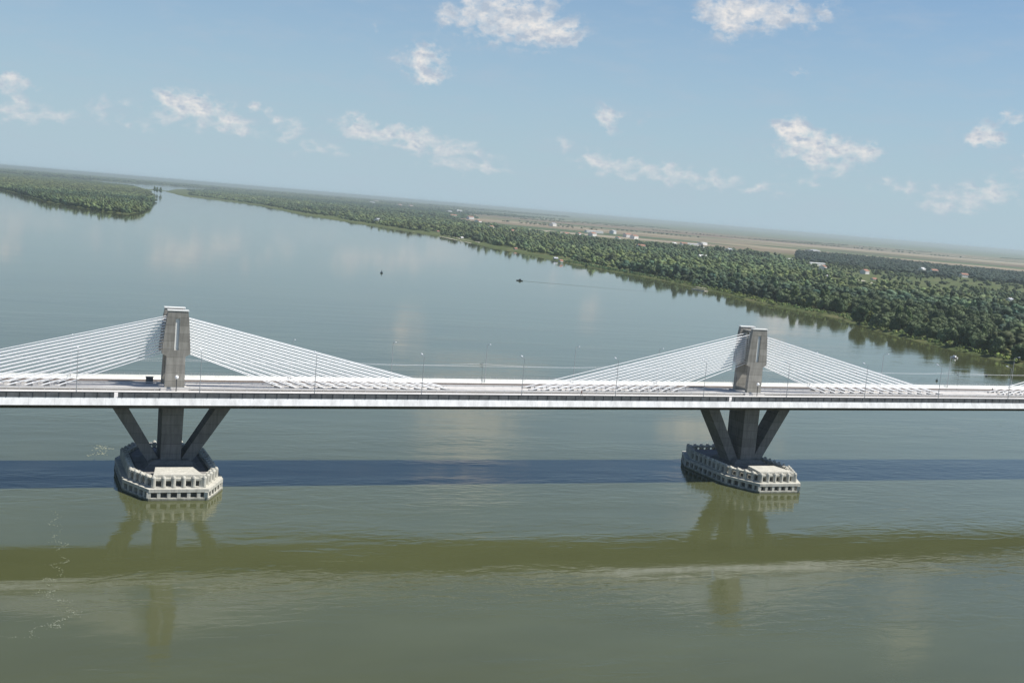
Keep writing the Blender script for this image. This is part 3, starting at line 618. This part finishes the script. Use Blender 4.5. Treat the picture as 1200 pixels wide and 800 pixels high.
# drifting foam lines
b=MB(); r=random.Random(4)
def foam(path,n,jit,s0,s1):
    path=[Vector(p) for p in path]
    for i in range(n):
        t=r.random()*(len(path)-1); k=int(t); p=path[k].lerp(path[k+1],t-k)
        p=p+Vector((math.sin(t*9)*1.2,math.cos(t*7)*1.5))+Vector((r.gauss(0,jit),r.gauss(0,jit)))
        s=r.uniform(s0,s1); a=r.random()*3.14; m_=r.randint(5,7); pts=[]
        for j in range(m_):
            th=a+2*math.pi*j/m_; rr=s*r.uniform(.4,1); pts.append((p.x+math.cos(th)*rr*1.4,p.y+math.sin(th)*rr,.0))
        b.hexa([(x,y,-.02) for x,y,_ in pts],[(x,y,.03) for x,y,_ in pts])
foam(FOAM1,300,.22,.03,.11); foam(FOAM1,160,.8,.03,.08); foam(FOAM2,110,.9,.08,.28)
tag(b.build('river_foam','foam'),kind='stuff')

# ------------------------------------------------------------------ trees
def ico(sub):
    bm=bmesh.new(); bmesh.ops.create_icosphere(bm,subdivisions=sub,radius=1); bm.verts.ensure_lookup_table()
    V=np.array([v.co[:] for v in bm.verts]); Fc=np.array([[v.index for v in f.verts] for f in bm.faces]); bm.free(); return V,Fc
ICO={1:ico(1),2:ico(2)}
def crown(seed,rx,hz,z0,nl,sub,nleaf,ls,tall=False):
    """lumpy crown of several lobes plus leaf clumps; total width 2*rx, from z0 to z0+hz"""
    r=np.random.default_rng(seed); Vs=[];Fs=[];o=0
    bv,bf=ICO[sub]; lob=[]
    for i in range(nl):
        t=r.random(); a=r.random()*6.283; zz=z0+hz*(.22+.62*(i+.5)/nl); spread=rx*(.62 if not tall else .35)*(1-.55*max(0,(i+.5)/nl-.35))
        c=np.array([math.cos(a)*spread*r.uniform(.35,1),math.sin(a)*spread*r.uniform(.35,1),zz]); rad=rx*r.uniform(.42,.62)*(1-.25*(i/nl)); 
        sc_=np.array([rad,rad,min(rad*(1.5 if tall else .85),hz*.4)])
        lob.append((c,sc_))
        v=bv*sc_*(1+r.normal(0,.10,(len(bv),1)))+c; Vs.append(v);Fs.append(bf+o);o+=len(v)
    if nleaf:
        idx=r.integers(0,nl,nleaf); d=r.normal(size=(nleaf,3)); d/=np.linalg.norm(d,axis=1)[:,None]; d[:,2]=np.abs(d[:,2])*.9+d[:,2]*.1
        C=np.array([l[0] for l in lob])[idx]; S=np.array([l[1] for l in lob])[idx]
        p=C+d*S*r.uniform(.92,1.22,(nleaf,1))
        a=r.normal(size=(nleaf,3)); a/=np.linalg.norm(a,axis=1)[:,None]; b_=np.cross(a,d+r.normal(size=(nleaf,3))*.6); b_/=np.linalg.norm(b_,axis=1)[:,None]+1e-6
        s=ls*r.uniform(.6,1.3,(nleaf,1))
        tri=np.stack([p-a*s*.6-b_*s*.4,p+a*s*.6-b_*s*.3,p+b_*s*.7],1).reshape(-1,3); Vs.append(tri); Fs.append(np.arange(len(tri)).reshape(-1,3)+o)
    return np.concatenate(Vs),np.concatenate(Fs)
# low level variants for the masses: unit-ish trees (rx=1,h=~1.6)
NEARV=[crown(100+i,1.0,1.7,.2,6,2,110,.20) for i in range(6)]
MIDV=[crown(200+i,1.0,1.5,.15,6,1,20,.24) for i in range(5)]
FARV=[crown(300+i,1.0,1.3,.1,4,1,6,.35) for i in range(4)]
NEARV+=[crown(150+i,.62,2.1,.25,6,2,110,.18,tall=True) for i in range(2)]+[crown(160+i,1.1,1.0,.05,8,2,90,.2) for i in range(2)]
MIDV+=[crown(250+i,.6,2.0,.2,5,1,20,.22,tall=True) for i in range(2)]+[crown(260+i,1.15,1.0,.05,7,1,20,.24) for i in range(2)]
for L_ in(NEARV,):
    for i,(V,Fc) in enumerate(L_):   # add a thin trunk
        t=np.array([[.07,0,-.3],[-.05,.06,-.3],[-.05,-.06,-.3],[.03,0,.9],[-.02,.03,.9],[-.02,-.03,.9]]); n=len(V)
        L_[i]=(np.concatenate([V,t]),np.concatenate([Fc,np.array([[0,1,4],[0,4,3],[1,2,5],[1,5,4],[2,0,3],[2,3,5]])+n]))
def merge(pts,rx,hs,variants,tints,name):
    n=len(pts); vi=rng.integers(0,len(variants),n); ang=rng.uniform(0,6.283,n); Vs=[];Fs=[];Ts=[];o=0
    for k,(V,Fc) in enumerate(variants):
        I=np.where(vi==k)[0]
        if not len(I): continue
        c=np.cos(ang[I])[:,None];s=np.sin(ang[I])[:,None]
        X=(V[None,:,0]*c-V[None,:,1]*s)*rx[I][:,None]; Y=(V[None,:,0]*s+V[None,:,1]*c)*rx[I][:,None]; Z=V[None,:,2]*hs[I][:,None]/1.8
        A=np.stack([X+pts[I,0:1],Y+pts[I,1:2],Z+1.3],2).reshape(-1,3)
        Vs.append(A); Fs.append((Fc[None]+(np.arange(len(I))*len(V))[:,None,None]+o).reshape(-1,3)); o+=len(A)
        T=np.ones((len(I),len(V),4)); T[:,:,:3]=tints[I][:,None,:]; Ts.append(T.reshape(-1,4))
    me=np_mesh(name,np.concatenate(Vs),np.concatenate(Fs),M['leaf'],np.concatenate(Ts))
    o=bpy.data.objects.new(name,me); COL.objects.link(o); return o
def inside(P,poly):
    x,y=P[:,0],P[:,1]; c=np.zeros(len(P),bool); n=len(poly)
    for i in range(n):
        x0,y0=poly[i];x1,y1=poly[(i+1)%n]
        if y0==y1: continue
        k=((y0>y)!=(y1>y))&(x<(x1-x0)*(y-y0)/(y1-y0)+x0); c^=k
    return c
def scatter(poly,sp,jit=.42,keep=1.0):
    p=np.array(poly); x0,y0=p.min(0);x1,y1=p.max(0)
    gx,gy=np.meshgrid(np.arange(x0,x1,sp),np.arange(y0,y1,sp)); P=np.stack([gx.ravel(),gy.ravel()],1)
    P=P+rng.uniform(-jit,jit,P.shape)*sp; P=P[inside(P,poly)]
    if keep<1: P=P[rng.random(len(P))<keep]
    return P
def dist(P): return np.hypot(P[:,0]-CAM[0],P[:,1]-CAM[1])
def azi(P): return np.degrees(np.arctan2(P[:,0]-CAM[0],P[:,1]-CAM[1]))
def vnoise(P,s,seed=0):   # cheap smooth noise
    r=np.random.default_rng(seed); a=0
    for k in range(5):
        th=r.random()*6.28; f=s*(1+k*.7); a=a+np.sin((P[:,0]*math.cos(th)+P[:,1]*math.sin(th))/f+r.random()*6.28)
    return a/5
def tints(P,seed=1):
    n=len(P); r=np.random.default_rng(seed); D=np.maximum(1,dist(P).mean()/900); hue=.9*vnoise(P,70*D,seed)+.6*vnoise(P,26*D,seed+9)+r.normal(0,.28,n)
    t=np.stack([1+.42*hue,1+.22*hue,1-.10*hue],1)*(np.clip(1+r.normal(0,.25,n),.45,1.8)*(1+.45*vnoise(P,48*D,seed+5)))[:,None]
    dk=r.random(n)<.12; t[dk]*=.5
    pal=r.random(n)<.10; t[pal]*=np.array([1.6,1.45,1.6])
    return np.clip(t,.25,2.4)
def xbank(y): return np.interp(y,[b_[1] for b_ in bank],[b_[0] for b_ in bank])
def sz(P,a,b_,seed):
    r=np.random.default_rng(seed+40); u=np.clip(.45+.38*vnoise(P,38,seed+50)+r.normal(0,.24,len(P)),0,1)**1.25
    return a+(b_-a)*u
HPT=np.array([(h[0],h[1]) for h in HOUSES])
def clear(P):
    # open ground around each house and towards the river in front of it
    k=np.ones(len(P),bool)
    for hx,hy in HPT:
        v=np.array([CAM[0]-hx,CAM[1]-hy]); D=np.linalg.norm(v); v/=D; q=P-np.array([hx,hy]); f=q@v; s_=np.abs(q[:,0]*v[1]-q[:,1]*v[0])
        L_=min(260,30+.07*D); k&=~((f>-18)&(f<L_)&(s_<13+.003*D))
    return P[k]
# wood along the right bank
PA=clear(scatter(WOOD_A,11.5)); dA=dist(PA); vn=vnoise(PA,45,3)
vn2=vnoise(PA,23,4)
PA=PA[((vn>-.24)|(rng.random(len(PA))<.14))&((vn2>-.48)|(rng.random(len(PA))<.3))]
dA=dist(PA)
near=PA[dA<1900]
mid=PA[(dA>=1900)&(dA<3700)]; mid=mid[rng.random(len(mid))<.62]
farp=PA[dA>=3700]; farp=farp[rng.random(len(farp))<.28]
# riverside fringe on the bank for side views
BT=np.array(BIGTREES)
near=near[np.min(np.hypot(near[:,None,0]-BT[None,:,0],near[:,None,1]-BT[None,:,1]),axis=1)>11]
near=near[azi(near)<52]
order=np.argsort(dist(near)+(azi(near)>44.2)*1e5); ind=near[order[:290]]; near=near[order[290:]]
KINDS=[('willow','pale grey green willow','willow tree',(1.25,1.25,1.35),1.05,.85),('broadleaf_tree','mid green round crowned tree','broadleaf tree',(1,1,1),1,1),('dark_tree','dark green dense tree','broadleaf tree',(.55,.66,.60),1.1,1.1),('poplar_tree','tall narrow green poplar','poplar tree',(.95,1.05,.8),.62,1.35),('bush_tree','low yellow green shrubby tree','tree',(1.5,1.3,.8),.8,.6)]
protos=[]
for k,(nm_,lab,cat,tn,wr,hr) in enumerate(KINDS):
    for v in range(2):
        Rx=5.6*wr; H=11.0*hr
        V,Fc=crown(500+k*10+v,Rx,H*.86,H*.12,11,2,700,.8,tall=(k==3))
        T=np.ones((len(V),4)); T[:,:3]=np.array(tn)*(1 if v==0 else .85)
        me=np_mesh('crown',V,Fc,M['leaf'],T)
        root=empty(nm_); c=bpy.data.objects.new('crown',me); COL.objects.link(c); c.parent=root
        b=MB(); b.tube((0,0,-.6),(0.1,0,H*.35),.32,.22,8); b.tube((.1,0,H*.35),(.0,.1,H*.75),.22,.07,8)
        for j in range(4):
            a=j*1.6+v; b.tube((.08,0,H*(.25+.07*j)),(math.cos(a)*Rx*.5,math.sin(a)*Rx*.5,H*(.45+.07*j)),.13,.04,6)
        b.build('trunk','bark',root); protos.append((k,root,False))
used=set()
def place_tree(kind,v,x,y,s,label,group,sz=None):
    i=kind*2+v; root=protos[i][1]
    if i in used: o=copy_tree(root)
    else: o=root; used.add(i)
    o.location=(x,y,1.3); o.rotation_euler=(0,0,random.random()*6.28); o.scale=(s,s,sz or s)
    tag(o,label,KINDS[kind][2],group); return o
grp='trees of the wood along the right bank'
for x,y in ind:
    off=x-xbank(y); k=random.choices(range(5),[.22,.40,.12,.06,.20] if off<60 else [.15,.5,.2,.05,.1])[0]
    band='standing close to the water on the right bank' if off<45 else ('in the middle of the wood on the right bank' if off<130 else 'deep inside the wood on the right bank')
    s=float(np.clip(1.0+.35*vnoise(np.array([[x,y]]),38,51)[0]+random.gauss(0,.2),.55,1.6)); place_tree(k,random.randint(0,1),x,y,s,KINDS[k][1]+' '+band,grp+' ('+KINDS[k][0].replace('_',' ')+', '+('waterside' if off<45 else 'middle' if off<130 else 'inland')+')',s*random.uniform(.85,1.15))
big=[('largest dark tree on the right bank, its wide crown just above the grass strip',2,1.55),('smaller dark tree touching the largest dark tree on its inland right side',2,1.15),('wide dark tree overhanging the waterline above and right of the right pylon',2,1.5),('dark blue green tree on the waterline left of the right pylon, beside the pontoon',2,1.5),('dark tree at the right edge of the picture standing next to the water',2,1.15),('wide grey green willow leaning over the water between the two dark riverside trees',0,1.25),('broad willow at the waterline far along the bank, left of the pontoon',0,1.6)]
for (x,y),(lab,k,s) in zip(BIGTREES,big): place_tree(k,0,x,y,s,lab,None,s*.95)
for q_,lab in zip(POPLARS,('leftmost tree of three poplars standing off the tip of the river island','middle tree of three poplars standing off the tip of the river island','rightmost tree of three poplars standing off the tip of the river island')):
    place_tree(3,0,q_[0],q_[1],2.6,lab,None,2.3)
for i,(k,root,_) in enumerate(protos):
    if i not in used:
        for ch in list(root.children): bpy.data.objects.remove(ch)
        bpy.data.objects.remove(root)
print('COUNTS',len(near),len(mid),len(farp)); n=len(near); o=merge(near,sz(near,4.0,11.5,1),sz(near,5.5,17,1),NEARV,tints(near,1),'riverside_wood'); tag(o,'green wood of mixed trees behind the first rows on the right bank','wood',None,'stuff')
n=len(mid); o=merge(mid,sz(mid,5.5,12.5,2),sz(mid,6.5,18,2),MIDV,tints(mid,2),'middle_wood'); tag(o,'dark green wood further along the right bank behind the bridge','wood',None,'stuff')
n=len(farp); o=merge(farp,sz(farp,7,16,3),sz(farp,7,20,3),FARV,tints(farp,3),'distant_wood'); tag(o,'hazy wooded bank in the distance beyond the river bend','wood',None,'stuff')
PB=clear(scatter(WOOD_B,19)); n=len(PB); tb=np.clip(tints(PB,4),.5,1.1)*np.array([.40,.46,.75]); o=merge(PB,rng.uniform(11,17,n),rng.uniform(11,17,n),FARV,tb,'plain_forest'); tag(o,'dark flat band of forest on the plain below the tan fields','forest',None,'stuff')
PC=np.concatenate([scatter(WOOD_C,15,keep=.24),scatter(WOOD_D,10,keep=.9)]); PC=PC[(vnoise(PC,70,8)>-.1)|(rng.random(len(PC))<.4)]; PC=clear(PC)
rd=np.array(subdiv(ROAD,15,0,False))
PC=PC[np.min(np.hypot(PC[:,None,0]-rd[None,:,0],PC[:,None,1]-rd[None,:,1]),axis=1)>24]; n=len(PC)
o=merge(PC,rng.uniform(4,9,n),rng.uniform(6,12,n),MIDV,tints(PC,5),'meadow_trees'); tag(o,'scattered trees and bushes on the open meadow behind the wood','trees',None,'stuff')
PT=scatter(TOWN,34,keep=.8); PT=np.concatenate([PT,scatter([(900,6200),(5200,11000),(5400,15500),(2700,15000),(1400,10500)],75,keep=.45)]); n=len(PT)
o=merge(PT,rng.uniform(14,30,n),rng.uniform(10,20,n),FARV,tints(PT,6),'town_trees'); tag(o,'hazy trees around the distant riverside town','trees',None,'stuff')
PF=scatter([(-9000,14700),(-500,12900),(250,12200),(640,12400),(1000,14000),(1700,15300),(5500,15900),(9000,19000),(9000,24000),(-9000,24000)],110,keep=.55); PF=PF[vnoise(PF,900,5)>-.25]; n=len(PF)
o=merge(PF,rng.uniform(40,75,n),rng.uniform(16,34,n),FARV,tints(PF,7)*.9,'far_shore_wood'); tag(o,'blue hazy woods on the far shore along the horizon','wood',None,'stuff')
PI=scatter([(x*1.0,y) for x,y in [(v.x,v.y) for v in isl]],13); PI=PI[(azi(PI)>-8)]; dI=dist(PI)
PI=PI[(dI<4300)|(rng.random(len(PI))<.28)]; dI=dist(PI)
a_=PI[dI<4300]; n=len(a_); o1=merge(a_,rng.uniform(6,10.5,n),rng.uniform(9,17,n),MIDV if 1 else FARV,tints(a_,8)*.9,'island_wood'); tag(o1,'dense dark green wood covering the near end of the river island','wood',None,'stuff')
a_=PI[dI>=4300]; n=len(a_); o1=merge(a_,rng.uniform(13,20,n),rng.uniform(10,16,n),FARV,tints(a_,9)*.9,'island_far_wood'); tag(o1,'hazy wood covering the far end of the river island','wood',None,'stuff')
# hedge lines across the tan fields
hp=[]
for i in range(16):
    x0=random.uniform(1800,9000); y0=6100-.75*x0+random.uniform(300,9000) ; y0=max(y0,3000); L_=random.uniform(500,2500); an=random.choice([-.95,.62])+random.uniform(-.1,.1)
    for t in np.arange(0,L_,28): 
        if random.random()<.75: hp.append((x0+math.cos(an)*t,y0+math.sin(an)*t))
hp=np.array(hp); n=len(hp); o=merge(hp,rng.uniform(10,17,n),rng.uniform(6,11,n),FARV,tints(hp,10),'field_hedges'); tag(o,'thin dark tree lines between the tan fields','hedges',None,'stuff')
# reeds and low scrub along the right bank
PR=[]
for y in np.arange(200,1500,3.2):
    for k in range(3): PR.append((xbank(y)+random.uniform(3,26),y+random.uniform(-2,2)))
PR=np.array(PR); n=len(PR); tr=tints(PR,11)*np.array([1.7,1.6,1.1]); o=merge(PR,rng.uniform(.8,2.6,n),rng.uniform(1,3.6,n),MIDV,tr,'bank_scrub'); tag(o,'low olive green scrub and reeds on the grassy right bank','scrub',None,'stuff')

# ------------------------------------------------------------------ houses
def house(x,y,kind,label,i):
    r=random.Random(i*13+1); d=math.hypot(x-CAM[0],y-CAM[1])
    if kind=='L': w,l,h,rh=16,42+d*.004,6,1.2
    elif kind=='S': w,l,h,rh=26,70,7,2
    else: w,l,h,rh=10+d*.0012,13+d*.002,5.5+d*.0006,3.2
    if d>4500: w*=1.3;l*=1.3;h*=1.4;rh*=1.3
    if d<2600 and kind in 'wg': w*=.62;l*=.62;h=2.2;rh=2.0
    if i in(10,11,20,21,22,43): w,l,h,rh=4.5,6.5,2.3,1.6
    H=empty('house' if kind in'wrg' else('warehouse' if kind=='L' else 'shed'),(x,y,1.4),rz=r.uniform(-.5,.5)+.42)
    tag(H,label,'house' if kind in'wrg' else 'warehouse','houses of the villages behind the right bank' )
    wm='wallg' if (kind in'g' or i in(10,11,20)) else 'wallw'; rm={'w':r.choice(['roofr','roofg','roofr','rooflight']),'r':'roofr','g':'roofg','L':'rooflight','S':'roofg'}[kind]
    b=MB(); b.box(-l/2,l/2,-w/2,w/2,0,h)
    b.add([(-l/2+.01,-w/2,h),(-l/2+.01,w/2,h),(-l/2+.01,0,h+rh)],[(0,1,2)]); b.add([(l/2-.01,-w/2,h),(l/2-.01,w/2,h),(l/2-.01,0,h+rh)],[(0,2,1)])
    b.build('wall',wm,H)
    b=MB(); e=.6
    for s in(-1,1):
        q=[(-l/2-e,s*(w/2+e),h-e*rh/(w/2)+.02),(l/2+e,s*(w/2+e),h-e*rh/(w/2)+.02),(l/2+e,0,h+rh+.02),(-l/2-e,0,h+rh+.02)]
        b.hexa(q,[(a,c,z+.25) for a,c,z in q])
    rf=b.build('roof',rm,H)
    if kind in'wrg' and d<5000:
        b=MB(); b.box(l*.2,l*.2+.9,-.4,.5,h+rh-.6,h+rh+1.3); b.build('chimney','roofr',rf)
    nw=max(2,int(l/4.5))
    if d<4200:
        for j in range(min(nw,5)):
            xx=-l/2+l*(j+.5)/min(nw,5); b=MB(); b.box(xx-.7,xx+.7,-w/2-.04,-w/2+.02,h*.45,h*.45+1.5); b.build('window','glass',H)
    # a few garden trees keep it embedded
for i,((x,y,k,px,py),lab) in enumerate(zip(HOUSES,HLAB)): house(x,y,k,lab,i)

# ------------------------------------------------------------------ haze
m=bpy.data.materials.new('haze'); m.use_nodes=True; g=N(m.node_tree)
pv=g.n('ShaderNodeVolumePrincipled',{'Color':(*HAZE_C,1),'Density':HAZE_D,'Anisotropy':.25}); g.n('ShaderNodeOutputMaterial',{'Volume':pv.outputs[0]})
M['haze']=m
b=MB(); b.box(-61000,61000,-61000,61000,-3,CAM[2]+6); o=b.build('haze','haze'); tag(o,kind='stuff')
